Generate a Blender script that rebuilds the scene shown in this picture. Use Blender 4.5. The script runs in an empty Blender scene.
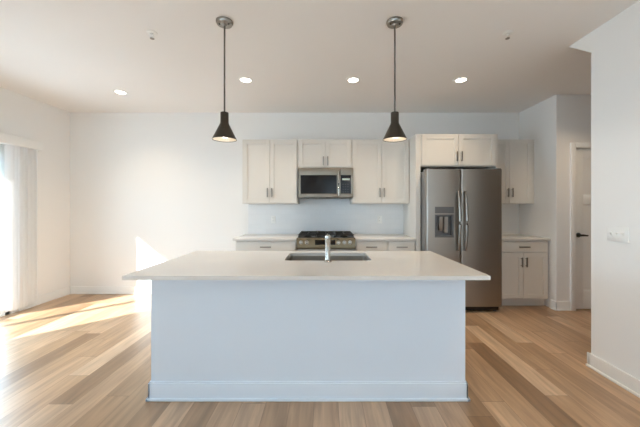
import bpy, bmesh, math, random
from mathutils import Vector, Matrix

random.seed(7)
sc = bpy.context.scene
COL = sc.collection
PI = math.pi

# ---------------------------------------------------------------- camera
CAM_Z = 1.32
cd = bpy.data.cameras.new('camera')
cam = bpy.data.objects.new('camera', cd)
COL.objects.link(cam)
cam.location = (0, 0, CAM_Z)
cam.rotation_euler = (PI / 2, 0, 0)
cd.sensor_fit = 'HORIZONTAL'
cd.sensor_width = 36.0
cd.lens = 36.0 * 300.0 / 640.0
cd.shift_x = -5.0 / 640.0
cd.shift_y = -6.0 / 640.0
cd.clip_start = 0.05
sc.camera = cam

# ---------------------------------------------------------------- world, sun, daylight portals, exposure
SKY_AWAY, SKY_SUNWARD = 3.5, 11.0      # sky is brighter on the side the sun stands
w = bpy.data.worlds.new('sky')
sc.world = w
w.use_nodes = True
nt = w.node_tree
bg = nt.nodes['Background']
bg.inputs['Color'].default_value = (0.61, 0.81, 1.0, 1)
_tc = nt.nodes.new('ShaderNodeTexCoord')
_dot = nt.nodes.new('ShaderNodeVectorMath'); _dot.operation = 'DOT_PRODUCT'
_dot.inputs[1].default_value = (-0.94, 0.2, 0.28)
_mr = nt.nodes.new('ShaderNodeMapRange'); _mr.interpolation_type = 'SMOOTHSTEP'
_mr.inputs['From Min'].default_value = 0.15; _mr.inputs['From Max'].default_value = 0.95
_mr.inputs['To Min'].default_value = SKY_AWAY; _mr.inputs['To Max'].default_value = SKY_SUNWARD
nt.links.new(_tc.outputs['Generated'], _dot.inputs[0])
nt.links.new(_dot.outputs['Value'], _mr.inputs['Value'])
nt.links.new(_mr.outputs['Result'], bg.inputs['Strength'])

sd = bpy.data.lights.new('sun', 'SUN')
sd.energy = 17.0
sd.angle = math.radians(0.6)
sd.color = (1.0, 1.0, 1.0)
sun = bpy.data.objects.new('sun', sd)
COL.objects.link(sun)
sun.rotation_euler = Vector((1.0, 1.0, -0.81)).to_track_quat('-Z', 'Y').to_euler()

def portal(name, loc, direction, sx, sy):
    l = bpy.data.lights.new(name, 'AREA')
    l.shape = 'RECTANGLE'
    l.size, l.size_y = sx, sy
    l.cycles.is_portal = True
    o = bpy.data.objects.new(name, l)
    COL.objects.link(o)
    o.location = loc
    o.rotation_euler = Vector(direction).to_track_quat('-Z', 'Y').to_euler()

portal('daylight_patio_door', (-4.03, 2.88, 1.05), (1, 0, 0), 1.7, 2.1)
portal('daylight_rear_window', (-2.2, -3.35, 1.45), (0, 1, 0), 2.4, 1.9)
portal('daylight_rear_window', (0.9, -3.35, 1.45), (0, 1, 0), 2.0, 1.9)
portal('daylight_added_window', (-4.03, -2.08, 1.4), (1, 0, 0), 1.85, 2.0)
portal('daylight_side_door', (-4.03, 0.5, 1.05), (1, 0, 0), 2.9, 2.1)

sc.view_settings.view_transform = 'Standard'
sc.view_settings.look = 'None'
sc.view_settings.exposure = 0.28
sc.view_settings.gamma = 1.0
sc.view_settings.use_curve_mapping = False
sc.cycles.max_bounces = 14
sc.cycles.diffuse_bounces = 9
sc.cycles.glossy_bounces = 5
sc.cycles.transparent_max_bounces = 12
sc.cycles.use_denoising = True
sc.cycles.caustics_reflective = False

# ---------------------------------------------------------------- helpers
def srgb(r, g, b):
    f = lambda c: (c / 12.92 if c <= 0.04045 else ((c + 0.055) / 1.055) ** 2.4)
    return (f(r / 255), f(g / 255), f(b / 255), 1.0)

def mat(name, col, rough=0.5, metal=0.0, noise=0.0, scale=8.0, bump=0.0, bscale=60.0, coat=0.0, stretch=None, spec=None):
    m = bpy.data.materials.new(name)
    m.use_nodes = True
    n = m.node_tree.nodes
    L = m.node_tree.links
    p = n['Principled BSDF']
    p.inputs['Base Color'].default_value = col
    p.inputs['Roughness'].default_value = rough
    p.inputs['Metallic'].default_value = metal
    if spec is not None:
        p.inputs['Specular IOR Level'].default_value = spec
    if coat:
        p.inputs['Coat Weight'].default_value = coat
        p.inputs['Coat Roughness'].default_value = 0.08
    tc = n.new('ShaderNodeTexCoord')
    src = tc.outputs['Object']
    if stretch:
        mp = n.new('ShaderNodeMapping')
        mp.inputs['Scale'].default_value = stretch
        L.new(src, mp.inputs['Vector'])
        src = mp.outputs['Vector']
    if noise:
        t = n.new('ShaderNodeTexNoise')
        t.inputs['Scale'].default_value = scale
        t.inputs['Detail'].default_value = 3
        L.new(src, t.inputs['Vector'])
        mx = n.new('ShaderNodeMix')
        mx.data_type = 'RGBA'
        mx.inputs[6].default_value = tuple(c * (1 - noise) for c in col[:3]) + (1,)
        mx.inputs[7].default_value = tuple(min(1, c * (1 + noise)) for c in col[:3]) + (1,)
        L.new(t.outputs['Fac'], mx.inputs[0])
        L.new(mx.outputs[2], p.inputs['Base Color'])
    if bump:
        t2 = n.new('ShaderNodeTexNoise')
        t2.inputs['Scale'].default_value = bscale
        L.new(src, t2.inputs['Vector'])
        b = n.new('ShaderNodeBump')
        b.inputs['Strength'].default_value = bump
        b.inputs['Distance'].default_value = 0.002
        L.new(t2.outputs['Fac'], b.inputs['Height'])
        L.new(b.outputs['Normal'], p.inputs['Normal'])
    return m

def emit_mat(name, col, strength):
    m = bpy.data.materials.new(name)
    m.use_nodes = True
    p = m.node_tree.nodes['Principled BSDF']
    p.inputs['Base Color'].default_value = col
    p.inputs['Emission Color'].default_value = col
    p.inputs['Emission Strength'].default_value = strength
    return m

class G:
    """collects shapes in room coordinates, then links them as one mesh object"""
    def __init__(self):
        self.bm = bmesh.new()

    def box(self, x0, x1, y0, y1, z0, z1, bev=0.0, seg=2):
        r = bmesh.ops.create_cube(self.bm, size=1.0)
        vs = r['verts']
        for v in vs:
            v.co = Vector(((x0 + x1) / 2 + v.co.x * (x1 - x0), (y0 + y1) / 2 + v.co.y * (y1 - y0), (z0 + z1) / 2 + v.co.z * (z1 - z0)))
        if bev:
            es = list({e for v in vs for e in v.link_edges})
            bmesh.ops.bevel(self.bm, geom=es, offset=bev, segments=seg, affect='EDGES', profile=0.5)
        return self

    def cyl(self, p0, p1, r, r2=None, seg=20):
        p0, p1 = Vector(p0), Vector(p1)
        d = p1 - p0
        M = Matrix.Translation((p0 + p1) / 2) @ d.to_track_quat('Z', 'Y').to_matrix().to_4x4()
        bmesh.ops.create_cone(self.bm, cap_ends=True, cap_tris=False, segments=seg, radius1=r, radius2=r if r2 is None else r2, depth=d.length, matrix=M)
        return self

    def lathe(self, prof, c, seg=32, axis='Z'):
        rings = []
        for (r, h) in prof:
            ring = []
            for k in range(seg):
                a = 2 * PI * k / seg
                if axis == 'Z':
                    p = (c[0] + r * math.cos(a), c[1] + r * math.sin(a), c[2] + h)
                elif axis == 'Y':
                    p = (c[0] + r * math.cos(a), c[1] + h, c[2] + r * math.sin(a))
                else:
                    p = (c[0] + h, c[1] + r * math.cos(a), c[2] + r * math.sin(a))
                ring.append(self.bm.verts.new(p))
            rings.append(ring)
        for A, B in zip(rings, rings[1:]):
            for k in range(seg):
                self.bm.faces.new((A[k], A[(k + 1) % seg], B[(k + 1) % seg], B[k]))
        if prof[0][0] > 1e-6:
            self.bm.faces.new(rings[0][::-1])
        if prof[-1][0] > 1e-6:
            self.bm.faces.new(rings[-1])
        return self

    def tube(self, pts, r, seg=12, flat=1.0):
        pts = [Vector(p) for p in pts]
        rings = []
        for i, p in enumerate(pts):
            t = (pts[min(i + 1, len(pts) - 1)] - pts[max(i - 1, 0)]).normalized()
            q = t.to_track_quat('Z', 'Y')
            rr = r[i] if isinstance(r, (list, tuple)) else r
            rings.append([self.bm.verts.new(p + q @ Vector((rr * math.cos(2 * PI * k / seg), rr * flat * math.sin(2 * PI * k / seg), 0))) for k in range(seg)])
        for A, B in zip(rings, rings[1:]):
            for k in range(seg):
                self.bm.faces.new((A[k], A[(k + 1) % seg], B[(k + 1) % seg], B[k]))
        self.bm.faces.new(rings[0][::-1])
        self.bm.faces.new(rings[-1])
        return self

    def prism(self, poly, axis, a, b):
        """poly: (u,v) pairs; axis X -> (y,z), Y -> (x,z), Z -> (x,y)"""
        def P(u, v, t):
            return {'X': (t, u, v), 'Y': (u, t, v), 'Z': (u, v, t)}[axis]
        A = [self.bm.verts.new(P(u, v, a)) for u, v in poly]
        B = [self.bm.verts.new(P(u, v, b)) for u, v in poly]
        n = len(poly)
        self.bm.faces.new(A[::-1])
        self.bm.faces.new(B)
        for k in range(n):
            self.bm.faces.new((A[k], A[(k + 1) % n], B[(k + 1) % n], B[k]))
        return self

    def build(self, name, m, parent=None, smooth=35):
        bmesh.ops.recalc_face_normals(self.bm, faces=self.bm.faces)
        if parent is None:
            xs = [v.co.x for v in self.bm.verts]; ys = [v.co.y for v in self.bm.verts]; zs = [v.co.z for v in self.bm.verts]
            off = Vector(((min(xs) + max(xs)) / 2, (min(ys) + max(ys)) / 2, min(zs)))
        else:
            r = parent
            while r.parent:
                r = r.parent
            off = Vector(r.location)
        bmesh.ops.translate(self.bm, vec=-off, verts=self.bm.verts)
        me = bpy.data.meshes.new(name)
        self.bm.to_mesh(me)
        self.bm.free()
        me.materials.append(m)
        if smooth:
            me.polygons.foreach_set('use_smooth', [True] * len(me.polygons))
            me.set_sharp_from_angle(angle=math.radians(smooth))
        o = bpy.data.objects.new(name, me)
        COL.objects.link(o)
        if parent is None:
            o.location = off
        else:
            o.parent = parent
        return o

def tag(o, label=None, cat=None, group=None, kind=None):
    if label: o['label'] = label
    if cat: o['category'] = cat
    if group: o['group'] = group
    if kind: o['kind'] = kind
    return o

def thing(name, loc, label, cat, group=None):
    o = bpy.data.objects.new(name, None)
    o.empty_display_size = 0.1
    COL.objects.link(o)
    o.location = loc
    return tag(o, label, cat, group)

def struct(o, label, cat):
    return tag(o, label, cat, kind='structure')

def copy_tree(o, parent=None):
    c = o.copy()
    COL.objects.link(c)
    if parent: c.parent = parent
    for ch in list(o.children):
        copy_tree(ch, c)
    return c

# ---------------------------------------------------------------- materials
M_wall = mat('wall_paint', srgb(238, 237, 235), 0.6, noise=0.012, scale=1.5, bump=0.05, bscale=180)
M_ceil = mat('ceiling_paint', srgb(240, 238, 236), 0.8, noise=0.012, scale=1.2, bump=0.06, bscale=160)
M_trim = mat('trim_paint', srgb(240, 240, 238), 0.35, noise=0.008, scale=4)
M_island = mat('island_paint', srgb(220, 230, 242), 0.45, noise=0.008, scale=3)
M_cab = mat('cabinet_paint', srgb(221, 217, 210), 0.4, noise=0.01, scale=5)
M_quartz = mat('white_quartz', srgb(220, 217, 213), 0.16, noise=0.02, scale=40)
M_steel = mat('brushed_steel', srgb(166, 160, 153), 0.40, 1.0, noise=0.04, scale=30, stretch=(1, 1, 40))
M_steel_d = mat('dark_steel', srgb(104, 98, 90), 0.35, 1.0, noise=0.03, scale=30)
M_panel = mat('floor_tinted_steel', srgb(122, 106, 84), 0.28, 1.0, noise=0.03, scale=30)  # brown of the reflected wood floor is mixed into this steel colour
M_mw = mat('smoked_steel', srgb(138, 130, 119), 0.36, 1.0, noise=0.03, scale=30, stretch=(40, 1, 1))
M_chrome = mat('polished_nickel', srgb(186, 182, 176), 0.16, 1.0, noise=0.01)
M_nickel = mat('satin_nickel', srgb(150, 145, 138), 0.3, 1.0, noise=0.02, scale=20)
M_black = mat('black_enamel', srgb(30, 29, 28), 0.35, noise=0.05)
M_iron = mat('cast_iron', srgb(28, 27, 26), 0.6, noise=0.08, scale=60, bump=0.2)
M_dglass = mat('dark_glass', srgb(22, 18, 16), 0.16, noise=0.02, spec=0.25)
M_case = mat('grey_case_paint', srgb(128, 127, 126), 0.45, noise=0.02, scale=20)
M_key = mat('key_print', srgb(58, 54, 50), 0.5, noise=0.02)
M_sink = mat('sink_steel', srgb(178, 172, 164), 0.3, 1.0, noise=0.03, scale=20)
M_plastic = mat('white_plastic', srgb(238, 238, 236), 0.35, noise=0.005)
M_gap = mat('dark_slot', srgb(70, 68, 66), 0.6, noise=0.03)
M_bronze = mat('dark_bronze', srgb(72, 66, 58), 0.38, 0.7, noise=0.05, scale=40)
M_shadein = mat('white_enamel', srgb(250, 244, 232), 0.5, noise=0.005)
M_cord = mat('cord_fabric', srgb(92, 86, 80), 0.6, noise=0.05, scale=200)
M_grey_plastic = mat('grey_plastic', srgb(96, 96, 97), 0.4, noise=0.03)
M_conc = mat('concrete', srgb(186, 188, 190), 0.9, noise=0.08, scale=3)
M_lens = emit_mat('lit_lens', (1.0, 0.93, 0.82, 1), 9.0)
M_bulb = emit_mat('lit_bulb', (1.0, 0.93, 0.84, 1), 16.0)
M_disp = emit_mat('display_glow', (0.45, 0.55, 0.5, 1), 0.12)

def glass_mat():
    m = bpy.data.materials.new('window_glass')
    m.use_nodes = True
    n, L = m.node_tree.nodes, m.node_tree.links
    n.clear()
    out = n.new('ShaderNodeOutputMaterial')
    mix = n.new('ShaderNodeMixShader')
    lw = n.new('ShaderNodeLayerWeight'); lw.inputs['Blend'].default_value = 0.5
    pw = n.new('ShaderNodeMath'); pw.operation = 'POWER'; pw.inputs[1].default_value = 4.0
    fr = n.new('ShaderNodeMath'); fr.operation = 'MULTIPLY_ADD'; fr.inputs[1].default_value = 0.8; fr.inputs[2].default_value = 0.03
    L.new(lw.outputs['Facing'], pw.inputs[0]); L.new(pw.outputs[0], fr.inputs[0])
    tr = n.new('ShaderNodeBsdfTransparent'); tr.inputs['Color'].default_value = (0.96, 0.98, 0.97, 1)
    gl = n.new('ShaderNodeBsdfGlossy'); gl.inputs['Roughness'].default_value = 0.02
    L.new(fr.outputs[0], mix.inputs[0]); L.new(tr.outputs[0], mix.inputs[1]); L.new(gl.outputs[0], mix.inputs[2])
    L.new(mix.outputs[0], out.inputs['Surface'])
    return m
M_glass = glass_mat()

def screen_mat():
    m = bpy.data.materials.new('insect_mesh')
    m.use_nodes = True
    n, L = m.node_tree.nodes, m.node_tree.links
    n.clear()
    out = n.new('ShaderNodeOutputMaterial')
    mix = n.new('ShaderNodeMixShader'); mix.inputs[0].default_value = 0.72
    tr = n.new('ShaderNodeBsdfTransparent')
    d = n.new('ShaderNodeBsdfDiffuse'); d.inputs['Color'].default_value = srgb(150, 152, 155)
    L.new(tr.outputs[0], mix.inputs[1]); L.new(d.outputs[0], mix.inputs[2]); L.new(mix.outputs[0], out.inputs['Surface'])
    return m
M_screen = screen_mat()

def vane_mat():
    m = bpy.data.materials.new('vane_vinyl')
    m.use_nodes = True
    n, L = m.node_tree.nodes, m.node_tree.links
    n.clear()
    out = n.new('ShaderNodeOutputMaterial')
    mix = n.new('ShaderNodeMixShader'); mix.inputs[0].default_value = 0.25
    d = n.new('ShaderNodeBsdfDiffuse'); d.inputs['Color'].default_value = srgb(248, 249, 250)
    t = n.new('ShaderNodeBsdfTranslucent'); t.inputs['Color'].default_value = srgb(248, 249, 250)
    L.new(d.outputs[0], mix.inputs[1]); L.new(t.outputs[0], mix.inputs[2]); L.new(mix.outputs[0], out.inputs['Surface'])
    return m
M_vane = vane_mat()

def floor_mat():
    m = bpy.data.materials.new('wood_planks')
    m.use_nodes = True
    n, L = m.node_tree.nodes, m.node_tree.links
    p = n['Principled BSDF']
    tc = n.new('ShaderNodeTexCoord')
    sep = n.new('ShaderNodeSeparateXYZ')
    L.new(tc.outputs['Object'], sep.inputs[0])
    def math_(op, a, b=None):
        q = n.new('ShaderNodeMath'); q.operation = op
        for i, v in enumerate((a, b)):
            if v is None: continue
            if isinstance(v, (int, float)): q.inputs[i].default_value = v
            else: L.new(v, q.inputs[i])
        return q.outputs[0]
    xs = math_('DIVIDE', sep.outputs['X'], 0.162)
    row = math_('FLOOR', xs)
    wn = n.new('ShaderNodeTexWhiteNoise'); wn.noise_dimensions = '1D'
    L.new(row, wn.inputs['W'])
    ys = math_('ADD', math_('DIVIDE', sep.outputs['Y'], 1.25), math_('MULTIPLY', wn.outputs['Value'], 9.0))
    col = math_('FLOOR', ys)
    cmb = n.new('ShaderNodeCombineXYZ')
    L.new(row, cmb.inputs[0]); L.new(col, cmb.inputs[1])
    wid = n.new('ShaderNodeTexWhiteNoise'); wid.noise_dimensions = '3D'
    L.new(cmb.outputs[0], wid.inputs['Vector'])
    ramp = n.new('ShaderNodeValToRGB')
    e = ramp.color_ramp.elements
    e[0].position = 0.0; e[0].color = srgb(140, 109, 80)
    e[1].position = 1.0; e[1].color = srgb(204, 174, 143)
    x = e.new(0.3); x.color = srgb(168, 135, 102)
    x = e.new(0.65); x.color = srgb(188, 154, 121)
    L.new(wid.outputs['Value'], ramp.inputs[0])
    # grain, stretched along the plank and shifted per plank
    mp = n.new('ShaderNodeMapping'); mp.inputs['Scale'].default_value = (16, 1.3, 1)
    sh = n.new('ShaderNodeVectorMath'); sh.operation = 'ADD'
    sc_ = n.new('ShaderNodeVectorMath'); sc_.operation = 'SCALE'; sc_.inputs['Scale'].default_value = 13.0
    L.new(wid.outputs['Color'], sc_.inputs[0])
    L.new(tc.outputs['Object'], sh.inputs[0]); L.new(sc_.outputs[0], sh.inputs[1])
    L.new(sh.outputs[0], mp.inputs['Vector'])
    gn = n.new('ShaderNodeTexNoise'); gn.inputs['Scale'].default_value = 1.6; gn.inputs['Detail'].default_value = 6; gn.inputs['Distortion'].default_value = 0.6
    L.new(mp.outputs[0], gn.inputs['Vector'])
    gr = n.new('ShaderNodeMapRange')
    gr.inputs['From Min'].default_value = 0.3; gr.inputs['From Max'].default_value = 0.72
    gr.inputs['To Min'].default_value = 0.72; gr.inputs['To Max'].default_value = 1.18
    L.new(gn.outputs['Fac'], gr.inputs['Value'])
    mul = n.new('ShaderNodeVectorMath'); mul.operation = 'SCALE'
    L.new(ramp.outputs['Color'], mul.inputs[0]); L.new(gr.outputs[0], mul.inputs['Scale'])
    # seams
    fx = math_('FRACT', xs); fy = math_('FRACT', ys)
    dx = math_('MINIMUM', fx, math_('SUBTRACT', 1.0, fx))
    dy = math_('MINIMUM', fy, math_('SUBTRACT', 1.0, fy))
    sx = math_('LESS_THAN', dx, 0.009); sy = math_('LESS_THAN', dy, 0.0016)
    seam = math_('MAXIMUM', sx, sy)
    mx = n.new('ShaderNodeMix'); mx.data_type = 'RGBA'
    L.new(math_('MULTIPLY', seam, 0.55), mx.inputs[0])
    L.new(mul.outputs[0], mx.inputs[6]); mx.inputs[7].default_value = srgb(84, 58, 40)
    L.new(mx.outputs[2], p.inputs['Base Color'])
    p.inputs['Roughness'].default_value = 0.33
    p.inputs['Specular IOR Level'].default_value = 1.0
    b = n.new('ShaderNodeBump'); b.inputs['Strength'].default_value = 0.08; b.inputs['Distance'].default_value = 0.002
    L.new(gn.outputs['Fac'], b.inputs['Height']); L.new(b.outputs['Normal'], p.inputs['Normal'])
    return m
M_floor = floor_mat()

def tile_mat():
    m = bpy.data.materials.new('white_subway_tile')
    m.use_nodes = True
    n, L = m.node_tree.nodes, m.node_tree.links
    p = n['Principled BSDF']
    tc = n.new('ShaderNodeTexCoord')
    mp = n.new('ShaderNodeMapping'); mp.inputs['Rotation'].default_value = (PI / 2, 0, 0)
    L.new(tc.outputs['Object'], mp.inputs['Vector'])
    br = n.new('ShaderNodeTexBrick')
    br.inputs['Color1'].default_value = srgb(231, 232, 233); br.inputs['Color2'].default_value = srgb(228, 229, 230)
    br.inputs['Mortar'].default_value = srgb(223, 224, 225)
    br.inputs['Scale'].default_value = 1.0; br.inputs['Mortar Size'].default_value = 0.0015
    br.inputs['Brick Width'].default_value = 0.152; br.inputs['Row Height'].default_value = 0.076
    L.new(mp.outputs[0], br.inputs['Vector']); L.new(br.outputs['Color'], p.inputs['Base Color'])
    p.inputs['Roughness'].default_value = 0.22
    return m
M_tile = tile_mat()

# ---------------------------------------------------------------- room shell
XL, XR, YB, YR, H = -3.90, 2.20, 4.59, -3.20, 2.77
XK, YD, XH = 2.97, 3.85, 4.40          # kitchen side wall, hall door wall, hall far wall
T = 0.12
YE = 2.48                              # far end of the right wall

g = G(); g.box(XL - T, XH + T, YR - T, YB + T, -0.12, 0.0)
struct(g.build('floor', M_floor), 'light brown wood plank floor running toward the back wall', 'floor')
g = G(); g.box(XL - T, XH + T, YR - T, YB + T, H, H + 0.15)
struct(g.build('ceiling', M_ceil), 'flat off white painted ceiling over the kitchen', 'ceiling')

g = G(); g.box(XL - T, XH + T, YB, YB + T, 0, H)
struct(g.build('wall_back', M_wall), 'white wall behind the cabinets and range', 'wall')

DY0, DY1, DZ = 2.04, 3.72, 2.12        # patio door opening
g = G()
g.box(XL - T, XL, DY1, YB, 0, H)
g.box(XL - T, XL, DY0, DY1, DZ, H)
LW0, LW1, LWZ0, LWZ1 = -3.0, -1.15, 0.4, 2.4   # unseen side window, added for cool light on the right wall
LD0, LD1 = -0.92, 1.98                 # second patio door, beside the viewer
g.box(XL - T, XL, LD1, DY0, 0, H)
g.box(XL - T, XL, LD0, LD1, DZ, H)
g.box(XL - T, XL, LW1, LD0, 0, H)
g.box(XL - T, XL, YR, LW0, 0, H)
g.box(XL - T, XL, LW0, LW1, 0, LWZ0)
g.box(XL - T, XL, LW0, LW1, LWZ1, H)
struct(g.build('wall_left', M_wall), 'white left wall with the patio door opening', 'wall')

# right wall with the sloped bulkhead wedge where it meets the ceiling
g = G()
g.prism([(YR, 0), (YE, 0), (YE, 2.60), (YE + 0.227, H), (YR, H)], 'X', XR, XR + T)
struct(g.build('wall_right', M_wall), 'near white wall on the right with a sloped upper corner', 'wall')

g = G(); g.box(XK, XK + T, YD + T, YB, 0, H)
struct(g.build('wall_side', M_wall), 'short white wall between the right cabinets and the hall door', 'wall')

DX0, DX1, DH = 3.21, 4.025, 2.085      # hall door opening
g = G()
g.box(XK, DX0, YD, YD + T, 0, H)
g.box(DX0, DX1, YD, YD + T, DH, H)
g.box(DX1, XH, YD, YD + T, 0, H)
struct(g.build('wall_hall', M_wall), 'narrow white wall around the hall door', 'wall')
g = G(); g.box(XH, XH + T, YR, YB, 0, H)
struct(g.build('wall_hall_far', M_wall), 'far wall of the side hall', 'wall')

# rear wall behind the camera with two wide windows
RW = [(-3.4, -1.0), (-0.1, 1.9)]
RZ0, RZ1 = 0.8, 2.4
g = G()
xs = [XL] + [v for r in RW for v in r] + [XH]
for a, b in zip(xs[0::2], xs[1::2]):
    g.box(a, b, YR - T, YR, 0, H)
for a, b in RW:
    g.box(a, b, YR - T, YR, 0, RZ0)
    g.box(a, b, YR - T, YR, RZ1, H)
struct(g.build('wall_rear', M_wall), 'white wall behind the viewer with two windows', 'wall')
for i, (a, b) in enumerate(RW):
    r = thing('window_%d' % (i + 1), ((a + b) / 2, YR - T / 2, RZ0), None, None)
    struct(r, 'wide white framed rear window', 'window')
    f = G()
    f.box(a, a + 0.06, YR - 0.09, YR - 0.03, RZ0, RZ1); f.box(b - 0.06, b, YR - 0.09, YR - 0.03, RZ0, RZ1)
    f.box(a, b, YR - 0.09, YR - 0.03, RZ0, RZ0 + 0.06); f.box(a, b, YR - 0.09, YR - 0.03, RZ1 - 0.06, RZ1)
    f.box((a + b) / 2 - 0.03, (a + b) / 2 + 0.03, YR - 0.09, YR - 0.03, RZ0, RZ1)
    f.build('frame', M_trim, r)
    f = G(); f.box(a + 0.05, b - 0.05, YR - 0.063, YR - 0.057, RZ0 + 0.05, RZ1 - 0.05)
    f.build('glass', M_glass, r)

r = thing('window_4', (XL - T / 2, (LW0 + LW1) / 2, LWZ0), None, None)
struct(r, 'unseen white framed window added in the left wall behind the viewer for cool daylight', 'window')
f = G()
fx0, fx1 = XL - 0.09, XL - 0.03
f.box(fx0, fx1, LW0, LW0 + 0.06, LWZ0, LWZ1); f.box(fx0, fx1, LW1 - 0.06, LW1, LWZ0, LWZ1)
f.box(fx0, fx1, LW0, LW1, LWZ0, LWZ0 + 0.06); f.box(fx0, fx1, LW0, LW1, LWZ1 - 0.06, LWZ1)
f.box(fx0, fx1, (LW0 + LW1) / 2 - 0.03, (LW0 + LW1) / 2 + 0.03, LWZ0, LWZ1)
f.build('frame', M_trim, r)
f = G(); f.box(XL - 0.063, XL - 0.057, LW0 + 0.05, LW1 - 0.05, LWZ0 + 0.05, LWZ1 - 0.05)
f.build('glass', M_glass, r)

# outside: concrete patio and the roof edge that shades the door
g = G(); g.box(-16, 10, -16, 12, -0.40, -0.14)
struct(g.build('ground', M_conc), 'pale concrete ground outside the patio door', 'ground')
g = G(); g.box(XL - T - 1.2, XL - T, YR - T, 7.5, 2.765, 2.90)
struct(g.build('roof_overhang', M_trim), 'white roof edge above the patio door outside', 'roof')
g = G(); g.box(XL - T - 1.2, XH + T, YR - T - 1.9, YR - T, 2.655, 2.80)  # unseen overhang, added to keep direct sun out of the rear windows
struct(g.build('roof_overhang', M_trim), 'unseen white roof edge added outside to shade the rear windows from the sun', 'roof')

# baseboards with shoe moulding
BH = 0.115
def baseboard(name, segs, label):
    g = G()
    for (axis, fixed, a, b, sgn) in segs:          # axis the board runs along, wall face, span, direction into the room
        lo, hi = sorted((fixed, fixed + sgn * 0.014))
        l2, h2 = sorted((fixed, fixed + sgn * 0.026))
        if axis == 'Y':
            g.box(lo, hi, a, b, 0.0, BH, 0.003); g.box(l2, h2, a, b, 0.0, 0.02, 0.005)
        else:
            g.box(a, b, lo, hi, 0.0, BH, 0.003); g.box(a, b, l2, h2, 0.0, 0.02, 0.005)
    struct(g.build(name, M_trim), label, 'baseboard')
baseboard('baseboard_left', [('Y', XL, DY1 + 0.09, YB, 1), ('Y', XL, YR, LD0 - 0.02, 1)], 'white baseboard along the left wall')
baseboard('baseboard_back', [('X', YB, XL, -1.187, -1)], 'white baseboard along the back wall left of the cabinets')
baseboard('baseboard_right', [('Y', XR, YR, YE + 0.026, -1), ('X', YE, XR - 0.014, XR + T, 1)], 'white baseboard along the near right wall')
baseboard('baseboard_hall', [('X', YD, XK - 0.014, DX0 - 0.07, -1), ('Y', XK, YD - 0.014, YD + 0.1, -1)], 'white baseboard wrapping the corner beside the hall door')

# ---------------------------------------------------------------- hall door
r = thing('door_2', ((DX0 + DX1) / 2, YD + 0.03, 0), None, None)
struct(r, 'white panelled hall door with a dark lever handle', 'door')
def panel_door(parent):
    a, b, y0, y1 = DX0 + 0.004, DX1 - 0.004, YD + 0.02, YD + 0.055
    z0, z1 = 0.012, DH - 0.004
    g = G()
    st = 0.115
    g.box(a, a + st, y0, y1, z0, z1, 0.003); g.box(b - st, b, y0, y1, z0, z1, 0.003)
    g.box(a + st, b - st, y0, y1, z0, z0 + 0.24, 0.003)
    g.box(a + st, b - st, y0, y1, z1 - 0.125, z1, 0.003)
    g.box(a + st, b - st, y0, y1, 1.36, 1.485, 0.003)
    c = (a + b) / 2
    g.box(c - 0.05, c + 0.05, y0, y1, z0 + 0.24, 1.36, 0.003)
    g.box(a + st - 0.01, b - st + 0.01, y0 + 0.013, y1 - 0.013, z0 + 0.2, z1 - 0.1)
    return g.build('slab', M_trim, parent)
slab = panel_door(r)
g = G()
hx, hz = DX0 + 0.055, 0.965
g.lathe([(0.03, 0.0), (0.03, -0.008), (0.024, -0.012)], (hx, YD + 0.02, hz), 24, 'Y')
g.cyl((hx, YD + 0.02, hz), (hx, YD - 0.03, hz), 0.010)
g.tube([(hx - 0.008, YD - 0.03, hz), (hx + 0.03, YD - 0.033, hz), (hx + 0.055, YD - 0.031, hz - 0.002), (hx + 0.085, YD - 0.026, hz - 0.004)], [0.014, 0.013, 0.011, 0.010])
tag(g.build('lever_handle', M_bronze, slab), 'dark bronze lever handle')
def casing(name, x0, x1, zt, y, label):
    g = G(); cw = 0.065
    g.box(x0 - cw, x0, y - 0.018, y, 0, zt + cw, 0.003)
    g.box(x1, x1 + cw, y - 0.018, y, 0, zt + cw, 0.003)
    g.box(x0, x1, y - 0.018, y, zt, zt + cw, 0.003)
    struct(g.build(name, M_trim), label, 'trim')
casing('trim_1', DX0, DX1, DH, YD, 'white casing around the hall door')

# ---------------------------------------------------------------- sliding patio door and vertical blind
xa, xb = XL - 0.11, XL - 0.01
def patio_door(name, y0, y1, ym, label, screened):
    r = thing(name, (XL - 0.06, (y0 + y1) / 2, 0), None, None)
    struct(r, label, 'door')
    g = G()
    g.box(xa, xb, y0, y0 + 0.05, 0, DZ); g.box(xa, xb, y1 - 0.05, y1, 0, DZ)
    g.box(xa, xb, y0, y1, DZ - 0.05, DZ); g.box(xa, xb, y0, y1, 0, 0.035)
    g.build('frame', M_trim, r)
    s = 0.05
    for a, b, x0, x1 in ((y0 + 0.05, ym + 0.025, XL - 0.10, XL - 0.065), (ym - 0.025, y1 - 0.05, XL - 0.055, XL - 0.02)):
        g = G()
        g.box(x0, x1, a, a + s, 0.035, DZ - 0.05); g.box(x0, x1, b - s, b, 0.035, DZ - 0.05)
        g.box(x0, x1, a + s, b - s, 0.035, 0.125); g.box(x0, x1, a + s, b - s, DZ - 0.13, DZ - 0.05)
        o = g.build('sash', M_trim, r)
        g = G(); xm = (x0 + x1) / 2
        g.box(xm - 0.004, xm + 0.004, a + s, b - s, 0.125, DZ - 0.13)
        g.build('glass', M_glass, o)
    g = G(); g.box(XL - 0.02, XL + 0.01, ym - 0.015, ym + 0.015, 0.92, 1.12, 0.004)
    g.build('handle', M_trim, o)
    if screened:
        g = G(); g.box(xa - 0.006, xa - 0.004, y0, y1, 0.02, DZ - 0.02)
        g.build('insect_screen', M_screen, r)
patio_door('door_1', DY0, DY1, 2.95, 'white sliding glass patio door in the left wall', False)
patio_door('door_3', LD0, LD1, 0.53, 'second sliding patio door with an insect screen, beside the viewer', True)

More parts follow.
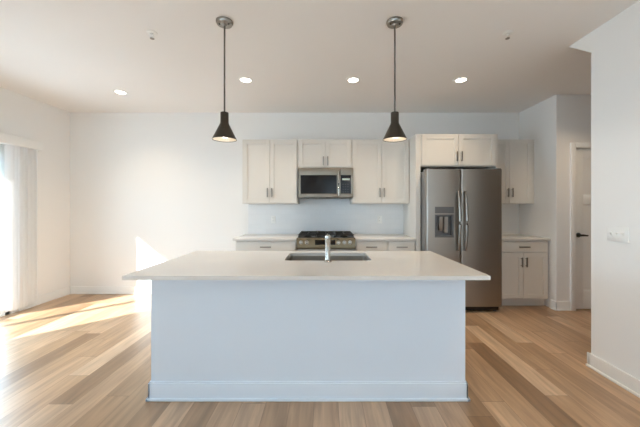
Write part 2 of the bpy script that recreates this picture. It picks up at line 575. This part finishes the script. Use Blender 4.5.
r = thing('vertical_blind', (XL + 0.06, 3.0, 2.22), 'white vertical blind gathered at the far side of the patio door', 'blind')
g = G(); g.box(XL, XL + 0.115, 1.93, 4.03, 2.085, 2.195, 0.004)
g.build('valance', M_plastic, r)
nv = 15
for k in range(nv):
    y = 3.65 + 0.0215 * k + 0.006 * math.sin(k * 2.1)
    xc = XL + 0.062
    h = 0.043
    a = math.radians((22, 40, 30, 48, 26)[k % 5])
    g = G()
    pts = []
    for q in range(5):
        u = -1 + q / 2
        bow = 0.009 * (1 - u * u)
        pts.append((xc + u * h * math.sin(a) , y + u * h * math.cos(a) + bow))
    back = [(px, py + 0.0015) for px, py in pts[::-1]]
    g.prism(pts + back, 'Z', 0.06, 2.085)
    g.build('vane', M_vane, r)

# ---------------------------------------------------------------- cabinets
def pull(parent, x, y, z, L, vertical=True):
    """bar pull standing off the face at y (face looks toward -y)"""
    g = G()
    if vertical:
        g.box(x - 0.0085, x + 0.0085, y - 0.034, y - 0.022, z - L / 2, z + L / 2, 0.003)
        for s in (-1, 1):
            g.cyl((x, y, z + s * L * 0.36), (x, y - 0.026, z + s * L * 0.36), 0.005, seg=10)
    else:
        g.box(x - L / 2, x + L / 2, y - 0.034, y - 0.022, z - 0.0085, z + 0.0085, 0.003)
        for s in (-1, 1):
            g.cyl((x + s * L * 0.36, y, z), (x + s * L * 0.36, y - 0.026, z), 0.005, seg=10)
    return g.build('handle', M_nickel, parent)

def shaker(name, parent, x0, x1, z0, z1, y, rail=0.057):
    """five-piece front, y is its back face"""
    yf = y - 0.02
    g = G()
    g.box(x0, x0 + rail, yf, y, z0, z1, 0.0015, 1); g.box(x1 - rail, x1, yf, y, z0, z1, 0.0015, 1)
    g.box(x0 + rail, x1 - rail, yf, y, z0, z0 + rail, 0.0015, 1); g.box(x0 + rail, x1 - rail, yf, y, z1 - rail, z1, 0.0015, 1)
    g.box(x0 + rail - 0.004, x1 - rail + 0.004, yf + 0.010, y, z0 + rail - 0.004, z1 - rail + 0.004)
    return g.build(name, M_cab, parent)

UY = YB - 0.33
def wall_cabinet(x0, x1, z0, z1, y, label, hz, group='wall cabinets', split=None):
    r = thing('wall_cabinet', ((x0 + x1) / 2, YB, z0), label, 'cabinet', group)
    g = G(); g.box(x0, x1, y, YB, z0, z1)
    g.build('body', M_cab, r)
    c = (x0 + x1) / 2 if split is None else split
    gp = 0.004
    for a, b, hx in ((x0 + 0.012, c - gp / 2, c - 0.031), (c + gp / 2, x1 - 0.012, c + 0.031)):
        d = shaker('door', r, a, b, z0 + 0.012, z1 - 0.012, y)
        pull(d, hx, y - 0.02, hz, 0.128)
    return r

UZ0, UZ1 = 1.372, 2.286
wall_cabinet(-1.172, -0.387, UZ0, UZ1, UY, 'tall off white two door wall cabinet left of the microwave', 1.53)
wall_cabinet(-0.385, 0.376, 1.878, UZ1, UY, 'short off white two door wall cabinet directly above the microwave', 1.975, split=0.008)
wall_cabinet(0.378, 1.197, UZ0, UZ1, UY, 'tall off white two door wall cabinet between microwave and refrigerator', 1.53, split=0.803)
wall_cabinet(2.285, 2.935, UZ0, UZ1, UY, 'narrow off white two door wall cabinet right of the refrigerator, above the small counter', 1.53)
g = G(); g.box(2.935, XK, UY - 0.002, UY + 0.02, UZ0, UZ1)
tag(g.build('filler_strip', M_cab), 'thin off white filler strip between right wall cabinet and side wall', 'filler')

# refrigerator surround: two tall panels and the deep cabinet over it
FY = 3.965
g = G(); g.box(1.198, 1.263, FY, YB, 0, UZ1 + 0.005, 0.0015, 1)
tag(g.build('end_panel', M_cab), 'tall off white end panel on the left side of the refrigerator', 'panel', 'refrigerator end panels')
g = G(); g.box(2.257, 2.283, FY, YB, 0, UZ1 + 0.005, 0.0015, 1)
tag(g.build('end_panel', M_cab), 'tall off white end panel on the right side of the refrigerator', 'panel', 'refrigerator end panels')
wall_cabinet(1.264, 2.256, 1.862, UZ1 + 0.005, FY, 'deep off white two door cabinet directly above the refrigerator', 1.99)

BY = 3.98
def base_cabinet(x0, x1, label, fronts, doors, left_end=False):
    r = thing('base_cabinet', ((x0 + x1) / 2, (BY + YB) / 2, 0), label, 'cabinet', 'base cabinets along the back wall')
    g = G(); g.box(x0, x1, BY, YB - 0.004, 0.105, 0.884)
    g.build('body', M_cab, r)
    g = G(); g.box(x0, x1, BY + 0.06, YB - 0.05, 0, 0.105)
    g.build('toe_kick', M_cab, r)
    for a, b in fronts:
        yf = BY - 0.02
        g = G(); g.box(a, b, yf, BY, 0.735, 0.868, 0.0015, 1)
        d = g.build('drawer', M_cab, r)
        pull(d, (a + b) / 2, yf, 0.80, 0.145, False)
    for a, b, hx in doors:
        d = shaker('door', r, a, b, 0.118, 0.722, BY)
        pull(d, hx, BY - 0.02, 0.60, 0.128)
    return r
base_cabinet(-1.185, -0.376, 'off white base cabinet with one wide drawer left of the gas range', [(-1.173, -0.388)],
             [(-1.173, -0.783, -0.811), (-0.779, -0.388, -0.751)])
base_cabinet(0.402, 0.822, 'off white base cabinet immediately right of the gas range', [(0.414, 0.810)], [(0.414, 0.810, 0.44)])
base_cabinet(0.826, 1.196, 'off white base cabinet touching the refrigerator end panel', [(0.838, 1.184)], [(0.838, 1.184, 1.156)])
base_cabinet(2.285, 2.955, 'off white base cabinet in the corner right of the refrigerator', [(2.297, 2.943)],
             [(2.297, 2.618, 2.59), (2.622, 2.943, 2.65)])

def slab_top(x0, x1, label):
    g = G(); g.box(x0, x1, 3.945, YB, 0.884, 0.915, 0.003)
    return tag(g.build('countertop', M_quartz), label, 'countertop', 'countertops along the back wall')
slab_top(-1.215, -0.376, 'white quartz countertop on the base cabinet left of the gas range')
slab_top(0.402, 1.197, 'white quartz countertop between the gas range and refrigerator')
slab_top(2.284, XK, 'short white quartz countertop in the corner right of the refrigerator')

g = G(); g.box(-1.172, 1.197, YB - 0.008, YB, 0.915, 1.372)
g.box(-0.373, 0.397, YB - 0.008, YB, 1.372, 1.45)
struct(g.build('trim_2', M_tile), 'white tile backsplash between counter and wall cabinets', 'backsplash')

# outlets and switches
def outlet(x, z, label):
    y = YB - 0.008
    r = thing('wall_outlet', (x, y, z - 0.057), label, 'outlet', 'backsplash outlets')
    g = G(); g.box(x - 0.036, x + 0.036, y - 0.006, y, z - 0.058, z + 0.058, 0.002)
    g.build('cover_plate', M_plastic, r)
    for s in (-1, 1):
        g = G(); g.box(x - 0.017, x + 0.017, y - 0.008, y - 0.005, z + s * 0.02 - 0.0145, z + s * 0.02 + 0.0145, 0.003)
        q = g.build('receptacle', M_plastic, r)
        g = G()
        for t in (-1, 1):
            g.box(x + t * 0.006 - 0.0012, x + t * 0.006 + 0.0012, y - 0.0086, y - 0.0078, z + s * 0.02 - 0.001, z + s * 0.02 + 0.008)
        g.build('slot', M_gap, q)
outlet(-0.79, 1.137, 'white outlet on the backsplash left of the range')
outlet(0.835, 1.137, 'white outlet on the backsplash right of the range')

r = thing('light_switch', (XR, 2.25, 1.06), 'white three gang light switch plate on the near right wall', 'switch')
g = G(); g.box(XR - 0.007, XR, 2.25 - 0.083, 2.25 + 0.083, 1.063, 1.178, 0.002)
g.build('cover_plate', M_plastic, r)
for k in (-1, 0, 1):
    yc = 2.25 + k * 0.046
    g = G(); g.box(XR - 0.009, XR - 0.006, yc - 0.006, yc + 0.006, 1.108, 1.132)
    g.prism([(XR - 0.007, 1.114), (XR - 0.007, 1.128), (XR - 0.022, 1.133), (XR - 0.022, 1.126)], 'Y', yc - 0.004, yc + 0.004)
    g.build('toggle', M_plastic, r)

# ---------------------------------------------------------------- island
IX0, IX1, IY0, IY1 = -1.195, 0.964, 2.062, 2.86
IZ = 0.90
CT = 0.026
r = thing('kitchen_island', ((IX0 + IX1) / 2, (IY0 + IY1) / 2, 0), 'white panelled kitchen island base under the large quartz top', 'island')
g = G()
g.box(IX0, IX1, IY0, IY0 + 0.02, 0, IZ - CT)
g.box(IX0, IX0 + 0.02, IY0 + 0.02, IY1, 0, IZ - CT); g.box(IX1 - 0.02, IX1, IY0 + 0.02, IY1, 0, IZ - CT)
g.box(IX0 + 0.02, IX1 - 0.02, IY1 - 0.02, IY1, 0.1, IZ - CT)
g.box(IX0 + 0.02, IX1 - 0.02, IY0 + 0.02, IY1 - 0.02, 0.1, 0.12)
g.build('body', M_island, r)
g = G()
for t, h, bv in ((0.014, 0.118, 0.003), (0.008, 0.128, 0.002), (0.026, 0.02, 0.006)):
    g.box(IX0 - t, IX1 + t, IY0 - t, IY0, 0, h, bv)
    g.box(IX0 - t, IX0, IY0 - t, IY1, 0, h, bv)
    g.box(IX1, IX1 + t, IY0 - t, IY1, 0, h, bv)
g.build('baseboard', M_island, r)

# quartz top with the rounded sink cut-out
SX0, SX1, SY0, SY1 = -0.325, 0.375, 2.375, 2.77
def rrect(x0, x1, y0, y1, rad, n=6):
    pts = []
    for cx, cy, a0 in ((x1 - rad, y1 - rad, 0), (x0 + rad, y1 - rad, 90), (x0 + rad, y0 + rad, 180), (x1 - rad, y0 + rad, 270)):
        for k in range(n + 1):
            a = math.radians(a0 + 90 * k / n)
            pts.append((cx + rad * math.cos(a), cy + rad * math.sin(a)))
    return pts
TX0, TX1, TY0, TY1 = -1.246, 1.016, 1.84, 2.90
n_arc = 6
inner = rrect(SX0, SX1, SY0, SY1, 0.035, n_arc)
outer = []
corners = [(TX1, TY1), (TX0, TY1), (TX0, TY0), (TX1, TY0)]
for ci, (cx, cy) in enumerate(corners):
    for k in range(n_arc + 1):
        u = k / n_arc
        ix, iy = inner[ci * (n_arc + 1) + k]
        # slide from the inner x/y on one edge through the corner to the other edge
        first, last = inner[ci * (n_arc + 1)], inner[ci * (n_arc + 1) + n_arc]
        if k == n_arc // 2:
            outer.append((cx, cy))
        elif (k < n_arc // 2) == (ci % 2 == 0):
            t = (k / (n_arc // 2)) if k < n_arc // 2 else ((n_arc - k) / (n_arc // 2))
            base = first if k < n_arc // 2 else last
            outer.append((cx, base[1] + (cy - base[1]) * t))
        else:
            t = (k / (n_arc // 2)) if k < n_arc // 2 else ((n_arc - k) / (n_arc // 2))
            base = first if k < n_arc // 2 else last
            outer.append((base[0] + (cx - base[0]) * t, cy))
g = G()
bm = g.bm
zt, zb = IZ, IZ - CT
def loop(pts, z): return [bm.verts.new((x, y, z)) for x, y in pts]
ot, ob, it_, ib = loop(outer, zt), loop(outer, zb), loop(inner, zt), loop(inner, zb)
N = len(inner)
for k in range(N):
    j = (k + 1) % N
    bm.faces.new((ot[k], ot[j], it_[j], it_[k]))
    bm.faces.new((ob[k], ib[k], ib[j], ob[j]))
    bm.faces.new((ot[k], ob[k], ob[j], ot[j]))
    bm.faces.new((it_[k], it_[j], ib[j], ib[k]))
tag(g.build('countertop', M_quartz, smooth=30), 'large white quartz island countertop with sink cut out', 'countertop')

# undermount sink
r = thing('sink', ((SX0 + SX1) / 2, (SY0 + SY1) / 2, IZ - CT - 0.2), 'stainless undermount sink set in the island countertop', 'sink')
g = G(); bm = g.bm
loops = []
for inset, z, rad in ((-0.02, zb - 0.001, 0.05), (0.0, zb - 0.001, 0.04), (0.003, zb - 0.17, 0.045), (0.02, zb - 0.19, 0.05), (0.12, zb - 0.195, 0.05)):
    loops.append(loop(rrect(SX0 + inset, SX1 - inset, SY0 + inset, SY1 - inset, rad), z))
back = []
for inset, z, rad in ((-0.02, zb - 0.003, 0.05), (-0.002, zb - 0.003, 0.042), (0.001, zb - 0.172, 0.047), (0.019, zb - 0.192, 0.05), (0.12, zb - 0.198, 0.05)):
    back.append(loop(rrect(SX0 + inset, SX1 - inset, SY0 + inset, SY1 - inset, rad), z))
for seq in (loops, back):
    for A, B in zip(seq, seq[1:]):
        for k in range(len(A)):
            bm.faces.new((A[k], A[(k + 1) % len(A)], B[(k + 1) % len(A)], B[k]))
    bm.faces.new(seq[-1])
for k in range(len(loops[0])):
    j = (k + 1) % len(loops[0])
    bm.faces.new((loops[0][k], loops[0][j], back[0][j], back[0][k]))
g.build('bowl', M_sink, r)
g = G(); cx, cy = (SX0 + SX1) / 2, (SY0 + SY1) / 2
g.lathe([(0.055, 0.0), (0.055, 0.003), (0.04, 0.004), (0.036, 0.001)], (cx, cy, zb - 0.195), 24)
g.build('drain', M_chrome, r)

# faucet seen from behind, spout reaching over the sink
fx, fy = 0.022, 2.315
r = thing('faucet', (fx, fy, IZ), 'chrome single lever kitchen faucet standing on the island behind the sink', 'faucet')
g = G()
g.lathe([(0.029, 0.0), (0.029, 0.006), (0.024, 0.012), (0.0205, 0.03), (0.0195, 0.12), (0.021, 0.165), (0.0225, 0.172)], (fx, fy, IZ), 28)
g.build('column', M_chrome, r)
g = G()
g.tube([(fx, fy + 0.0, IZ + 0.14), (fx, fy + 0.05, IZ + 0.165), (fx, fy + 0.11, IZ + 0.172), (fx, fy + 0.165, IZ + 0.155), (fx, fy + 0.19, IZ + 0.115)], [0.015, 0.014, 0.0135, 0.0145, 0.0155], 16)
g.build('spout', M_chrome, r)
g = G()
g.lathe([(0.0225, 0.0), (0.0235, 0.01), (0.022, 0.028), (0.012, 0.038), (0.0, 0.04)], (fx, fy, IZ + 0.173), 28)
g.tube([(fx, fy, IZ + 0.20), (fx - 0.001, fy + 0.03, IZ + 0.203), (fx - 0.002, fy + 0.085, IZ + 0.205)], [0.010, 0.008, 0.006], 12)
g.build('lever', M_chrome, r)

# ---------------------------------------------------------------- refrigerator
FX0, FX1 = 1.275, 2.222
FF = 3.755                 # front face of the doors
fs = 1.703
r = thing('refrigerator', ((FX0 + FX1) / 2, 4.1, 0), 'stainless side by side refrigerator with a water dispenser in the left door', 'refrigerator')
g = G(); g.box(FX0 + 0.004, FX1 - 0.004, FF + 0.085, 4.54, 0.035, 1.785, 0.004)
g.build('body', M_case, r)
g = G(); g.box(FX0 + 0.02, FX1 - 0.02, FF + 0.05, FF + 0.09, 0.02, 0.075)
g.build('toe_grille', M_black, r)
for x in (FX0 + 0.06, FX1 - 0.06):
    g = G(); g.cyl((x - 0.014, FF + 0.075, 0.022), (x + 0.014, FF + 0.075, 0.022), 0.022)
    g.build('wheel', M_grey_plastic, r)
def fridge_door(x0, x1):
    # vertical edges softly rounded
    g = G()
    rad = 0.02
    poly = [(x0, FF + 0.08)]
    for k in range(6):
        a = math.radians(90 * k / 5)
        poly.append((x0 + rad - rad * math.cos(a), FF + rad - rad * math.sin(a)))
    for k in range(6):
        a = math.radians(90 * k / 5)
        poly.append((x1 - rad + rad * math.sin(a), FF + rad - rad * math.cos(a)))
    poly.append((x1, FF + 0.08))
    return g, poly
# left door has the dispenser recess: build it from pieces around the opening
dx0, dx1, rz0, rz1 = 1.375, 1.612, 0.945, 1.232
g, poly = fridge_door(FX0, fs - 0.003)
Z0, Z1 = 0.078, 1.80
g.prism(poly, 'Z', Z0, rz0)
g.prism(poly, 'Z', rz1, Z1)
left = [p for p in poly if p[0] < dx0] ; right = [p for p in poly if p[0] > dx1]
g.prism(left + [(dx0, FF), (dx0, FF + 0.08)], 'Z', rz0, rz1)
g.prism([(dx1, FF + 0.08), (dx1, FF)] + right, 'Z', rz0, rz1)
g.box(dx0, dx1, FF + 0.066, FF + 0.08, rz0, rz1)
dl = g.build('door', M_steel, r)
g, poly = fridge_door(fs + 0.003, FX1)
g.prism(poly, 'Z', Z0, Z1)
dr = g.build('door', M_steel, r)
def fridge_handle(parent, x):
    g = G()
    z0, z1 = 0.79, 1.515
    pts, n = [], 16
    for k in range(n + 1):
        u = k / n
        pts.append((x, FF - 0.028 - 0.040 * math.sin(PI * u) ** 0.8, z0 + (z1 - z0) * u))
    pts = [(x, FF + 0.001, z0 + 0.004)] + pts + [(x, FF + 0.001, z1 - 0.004)]
    g.tube(pts, 0.0165, 14)
    g.build('handle', M_nickel, parent)
fridge_handle(dl, 1.662); fridge_handle(dr, 1.748)
g = G(); g.box(dx0, dx1, FF - 0.003, FF, 1.247, 1.328, 0.001, 1)
tag(g.build('control_screen', M_grey_plastic, dl), 'grey dispenser control screen')
g = G()
g.box(dx0, dx0 + 0.012, FF - 0.004, FF + 0.066, rz0, rz1); g.box(dx1 - 0.012, dx1, FF - 0.004, FF + 0.066, rz0, rz1)
g.box(dx0 + 0.012, dx1 - 0.012, FF - 0.004, FF + 0.066, rz1 - 0.02, rz1); g.box(dx0 + 0.012, dx1 - 0.012, FF - 0.004, FF + 0.066, rz0, rz0 + 0.02)
g.box(dx0 + 0.012, dx1 - 0.012, FF + 0.056, FF + 0.066, rz0 + 0.02, rz1 - 0.02)
g.build('dispenser_recess', M_grey_plastic, dl)
g = G()
mx_ = (dx0 + dx1) / 2
g.prism([(FF + 0.056, rz1 - 0.03), (FF + 0.02, rz1 - 0.03), (FF + 0.03, rz0 + 0.10), (FF + 0.042, rz0 + 0.08), (FF + 0.056, rz0 + 0.09)], 'X', mx_ - 0.055, mx_ - 0.01)
g.prism([(FF + 0.056, rz1 - 0.03), (FF + 0.02, rz1 - 0.03), (FF + 0.03, rz0 + 0.06), (FF + 0.042, rz0 + 0.05), (FF + 0.056, rz0 + 0.06)], 'X', mx_ + 0.01, mx_ + 0.055)
g.build('dispenser_paddle', M_steel, dl)
for x in (FX0 + 0.035, FX1 - 0.035):
    g = G(); g.box(x - 0.03, x + 0.03, FF + 0.02, FF + 0.16, 1.786 if x else 0, 1.812, 0.004)
    g.build('hinge_cover', M_grey_plastic, r)

# ---------------------------------------------------------------- microwave
MX0, MX1, MF, MZ0, MZ1 = -0.370, 0.394, 4.185, 1.455, 1.876
r = thing('microwave', ((MX0 + MX1) / 2, YB, MZ0), 'stainless over the range microwave with a dark glass door', 'microwave')
g = G(); g.box(MX0, MX1, MF + 0.035, YB - 0.01, MZ0, MZ1, 0.003)
g.build('body', M_steel_d, r)
g = G()
for k in range(6):
    g.box(MX0 + 0.07 + k * 0.105, MX0 + 0.15 + k * 0.105, MF + 0.07, MF + 0.13, MZ0 - 0.003, MZ0)
g.build('vent_grille', M_black, r)
xd = 0.165        # seam between door and control panel
g = G()
g.box(MX0, xd + 0.052, MF, MF + 0.034, MZ1 - 0.105, MZ1 - 0.004, 0.003); g.box(MX0, xd + 0.052, MF, MF + 0.034, MZ0 + 0.004, MZ0 + 0.058, 0.003)
g.box(MX0, MX0 + 0.03, MF, MF + 0.034, MZ0 + 0.058, MZ1 - 0.105); g.box(xd, xd + 0.052, MF, MF + 0.034, MZ0 + 0.058, MZ1 - 0.105)
d = g.build('door', M_mw, r)
g = G(); g.box(MX0 + 0.03, xd, MF + 0.004, MF + 0.03, MZ0 + 0.058, MZ1 - 0.105)
g.build('window', M_dglass, d)
g = G()
g.tube([(xd + 0.026, MF + 0.002, MZ0 + 0.03), (xd + 0.026, MF - 0.03, MZ0 + 0.035), (xd + 0.026, MF - 0.042, MZ0 + 0.12), (xd + 0.026, MF - 0.045, MZ0 + 0.2), (xd + 0.026, MF - 0.042, MZ0 + 0.29), (xd + 0.026, MF - 0.03, MZ1 - 0.05), (xd + 0.026, MF + 0.002, MZ1 - 0.045)], 0.012, 14)
g.build('handle', M_chrome, d)
g = G()
g.box(xd + 0.055, MX1, MF, MF + 0.034, MZ1 - 0.105, MZ1 - 0.004, 0.003); g.box(xd + 0.055, MX1, MF, MF + 0.034, MZ0 + 0.004, MZ0 + 0.058, 0.003)
g.box(MX1 - 0.03, MX1, MF, MF + 0.034, MZ0 + 0.058, MZ1 - 0.105)
cp = g.build('control_panel', M_mw, r)
g = G(); g.box(xd + 0.055, MX1 - 0.03, MF + 0.003, MF + 0.03, MZ0 + 0.058, MZ1 - 0.105)
g.build('touch_panel', M_dglass, cp)
g = G(); g.box(xd + 0.075, MX1 - 0.045, MF + 0.0015, MF + 0.0029, MZ1 - 0.175, MZ1 - 0.150)
g.build('display', M_disp, cp)
for i in range(4):
    for j in range(3):
        xx = xd + 0.078 + j * 0.034
        zz = MZ0 + 0.08 + i * 0.035
        g = G(); g.box(xx, xx + 0.018, MF + 0.0015, MF + 0.0029, zz, zz + 0.008)
        g.build('key', M_key, cp)

# ---------------------------------------------------------------- gas range
GX0, GX1 = -0.372, 0.398
r = thing('gas_range', ((GX0 + GX1) / 2, 4.2, 0), 'stainless slide in gas range with black grates and front knobs', 'range')
g = G(); g.box(GX0, GX1, 3.95, 4.56, 0.03, 0.905)
for x in (GX0 + 0.05, GX1 - 0.05):
    for y in (4.0, 4.5):
        g.cyl((x, y, 0.0), (x, y, 0.03), 0.02, seg=12)
g.build('body', M_steel_d, r)
g = G(); g.box(GX0, GX1, 3.95, 4.56, 0.905, 0.922, 0.004)
g.build('cooktop', M_black, r)
for k in range(5):
    bx, by = ((GX0 + 0.14, 4.10), (GX0 + 0.14, 4.41), ((GX0 + GX1) / 2, 4.25), (GX1 - 0.14, 4.10), (GX1 - 0.14, 4.41))[k]
    g = G(); g.lathe([(0.05, 0), (0.05, 0.008), (0.036, 0.010), (0.036, 0.017), (0.0, 0.019)], (bx, by, 0.922), 24)
    g.build('burner', M_iron, r)
gw = (GX1 - GX0 - 0.03) / 3
for k in range(3):
    a = GX0 + 0.015 + k * gw + 0.003
    b = a + gw - 0.006
    g = G()
    for x in (a, b - 0.012):
        g.box(x, x + 0.012, 3.985, 4.53, 0.947, 0.967, 0.002, 1)
    for y in (3.985, 4.25, 4.518):
        g.box(a, b, y, y + 0.012, 0.945, 0.963, 0.002, 1)
    m_ = (a + b) / 2
    g.box(m_ - 0.006, m_ + 0.006, 3.99, 4.525, 0.949, 0.967, 0.002, 1)
    for y in (4.10, 4.40):
        g.box(a, b, y, y + 0.010, 0.949, 0.967, 0.002, 1)
    for x in (a, b - 0.012):
        for y in (3.985, 4.518):
            g.box(x, x + 0.012, y, y + 0.012, 0.922, 0.95)
    g.build('grate', M_iron, r)
# sloping control panel
g = G()
yt, yb = 3.925, 3.895
g.prism([(3.95, 0.922), (yt, 0.922), (yb, 0.80), (yb, 0.785), (3.95, 0.785)], 'X', GX0, GX1)
cp = g.build('control_panel', M_panel, r)
slope = Vector((0, yt - yb, 0.922 - 0.80)).normalized()
nrm = Vector((0, -slope.z, slope.y))
def on_panel(x, z):
    u = (z - 0.80) / (0.922 - 0.80)
    return Vector((x, yb + (yt - yb) * u, z))
for px in (301, 306.5, 338.5, 344.5, 350):
    p = on_panel((px - 325) / 77.0, 0.865)
    g = G()
    g.cyl(p, p + nrm * 0.006, 0.026, 0.026, 24); g.cyl(p + nrm * 0.006, p + nrm * 0.034, 0.0215, 0.019, 24)
    q = p + nrm * 0.034
    g.box(q.x - 0.003, q.x + 0.003, q.y - 0.006, q.y + 0.003, q.z - 0.018, q.z + 0.018, 0.001, 1)
    g.build('knob', M_chrome, cp)
g = G()
c0, c1 = on_panel(0, 0.835), on_panel(0, 0.897)
g.prism([(c0.y + 0.001, c0.z), (c1.y + 0.001, c1.z), (c1.y - 0.003, c1.z), (c0.y - 0.003, c0.z)], 'X', -0.13, 0.135)
g.build('display', M_dglass, cp)
g = G(); g.box(GX0 + 0.006, GX1 - 0.006, 3.91, 3.948, 0.21, 0.775, 0.004)
od = g.build('oven_door', M_steel, r)
g = G(); g.box(GX0 + 0.12, GX1 - 0.12, 3.907, 3.911, 0.33, 0.62)
g.build('window', M_dglass, od)
g = G(); g.cyl((GX0 + 0.05, 3.86, 0.735), (GX1 - 0.05, 3.86, 0.735), 0.012)
for x in (GX0 + 0.08, GX1 - 0.08):
    g.cyl((x, 3.86, 0.735), (x, 3.912, 0.735), 0.009, seg=12)
g.build('handle', M_chrome, od)
g = G(); g.box(GX0 + 0.006, GX1 - 0.006, 3.915, 3.948, 0.045, 0.20, 0.004)
g.build('drawer', M_steel, r)

# ---------------------------------------------------------------- pendant lights
def make_pendant(x, y, label):
    r = thing('pendant_light', (x, y, H), label, 'pendant light', 'pendant lights over the island')
    g = G(); g.lathe([(0.0645, 0.0), (0.0645, -0.012), (0.058, -0.024), (0.02, -0.026), (0.012, -0.036), (0.0, -0.036)], (x, y, H), 36)
    cn = g.build('canopy', M_nickel, r)
    for s in (-1, 1):
        g = G(); g.lathe([(0.006, 0), (0.006, -0.006), (0.0, -0.008)], (x + s * 0.036, y - 0.012, H - 0.025), 12)
        g.build('screw', M_bronze, cn)
    g = G(); g.cyl((x, y, H - 0.036), (x, y, 2.06), 0.0065, seg=12)
    g.build('stem', M_cord, r)
    zb_ = 1.848
    prof = [(0.0, 0.212), (0.029, 0.212), (0.031, 0.208), (0.031, 0.135), (0.033, 0.125), (0.092, 0.004), (0.093, 0.0),
            (0.0905, 0.0), (0.0895, 0.004), (0.031, 0.122), (0.029, 0.13), (0.029, 0.20), (0.0, 0.20)]
    g = G(); g.lathe(prof, (x, y, zb_), 48)
    sh = g.build('shade', M_bronze, r)
    g = G(); g.lathe([(0.0890, 0.003), (0.0300, 0.121), (0.028, 0.13), (0.028, 0.19), (0.0, 0.19), (0.0, 0.188), (0.026, 0.188), (0.026, 0.13), (0.028, 0.1195), (0.0872, 0.003)], (x, y, zb_), 48)
    tag(g.build('inner_liner', M_shadein, sh), 'white inside of the shade')
    g = G(); g.lathe([(0.0, 0.188), (0.013, 0.186), (0.013, 0.14), (0.016, 0.125), (0.027, 0.098), (0.030, 0.078), (0.026, 0.058), (0.015, 0.046), (0.0, 0.042)], (x, y, zb_), 24)
    tag(g.build('bulb', M_bulb, r), 'lit frosted bulb')
    l = bpy.data.lights.new('pendant_lamp', 'POINT'); l.energy = 10; l.color = (1, 0.93, 0.84); l.shadow_soft_size = 0.03
    o = bpy.data.objects.new('pendant_lamp', l); COL.objects.link(o); o.parent = r; o.location = (0, 0, zb_ + 0.02 - H)
    return r
p1 = make_pendant(-0.783, 2.338, 'dark cone pendant light over the left half of the island')
p2 = copy_tree(p1); p2.location.x = 0.544
p2['label'] = 'dark cone pendant light over the right half of the island'

# ---------------------------------------------------------------- recessed lights
def make_downlight(x, y, label):
    r = thing('recessed_light', (x, y, H), label, 'ceiling light', 'recessed ceiling lights')
    g = G(); g.lathe([(0.082, 0.0), (0.082, -0.004), (0.078, -0.006), (0.060, -0.0055), (0.0565, -0.002), (0.0565, 0.0)], (x, y, H), 40)
    g.build('trim_ring', M_plastic, r)
    g = G(); g.lathe([(0.056, -0.0005), (0.056, -0.0035), (0.0, -0.0035)], (x, y, H), 40)
    tag(g.build('lens', M_lens, r), 'lit lens')
    l = bpy.data.lights.new('downlight_lamp', 'SPOT'); l.energy = 42; l.color = (1, 0.78, 0.53); l.spot_size = math.radians(130); l.spot_blend = 0.9; l.shadow_soft_size = 0.06
    o = bpy.data.objects.new('downlight_lamp', l); COL.objects.link(o); o.parent = r; o.location = (0, 0, -0.012)
    return r
dls = [(-2.57, 3.77, 'lit recessed ceiling light over the dining area, leftmost of the four'),
       (-0.90, 3.41, 'lit recessed ceiling light between the left pendant and the back wall'),
       (0.322, 3.41, 'lit recessed ceiling light in front of the microwave, left of the right pendant'),
       (1.545, 3.41, 'lit recessed ceiling light in front of the refrigerator, rightmost of the four'),
       (3.00, 3.12, 'unseen recessed ceiling light added to brighten the side hall before the hall door'),  # out of view, added to warm the hall and the right cabinets
       (1.62, 1.25, 'unseen recessed ceiling light added to brighten the walkway right of the island, nearest the viewer')]  # out of view, added to lift the floor and wall on the right
base = None
for x, y, lab in dls:
    if base is None:
        base = make_downlight(x, y, lab)
    else:
        c = copy_tree(base); c.location = (x, y, H); c['label'] = lab

# sprinkler heads
def make_sprinkler(x, y, label):
    r = thing('fire_sprinkler', (x, y, H), label, 'sprinkler', 'ceiling sprinkler heads')
    g = G(); g.lathe([(0.04, 0.0), (0.039, -0.004), (0.018, -0.008), (0.016, -0.004)], (x, y, H), 28)
    g.build('escutcheon', M_plastic, r)
    g = G()
    g.cyl((x, y, H - 0.004), (x, y, H - 0.024), 0.008, seg=14)
    for s in (-1, 1):
        g.tube([(x + s * 0.007, y, H - 0.018), (x + s * 0.013, y, H - 0.03), (x + s * 0.002, y, H - 0.046)], 0.0022, 8)
    g.build('frame', M_plastic, r)
    g = G(); g.lathe([(0.0, -0.046), (0.017, -0.046), (0.017, -0.049), (0.0, -0.049)], (x, y, H), 16)
    g.build('deflector', M_nickel, r)
    return r
s1 = make_sprinkler(-1.435, 2.49, 'small ceiling sprinkler head left of the left pendant')
s2_ = copy_tree(s1); s2_.location = (1.515, 2.49, H); s2_['label'] = 'small ceiling sprinkler head right of the right pendant'
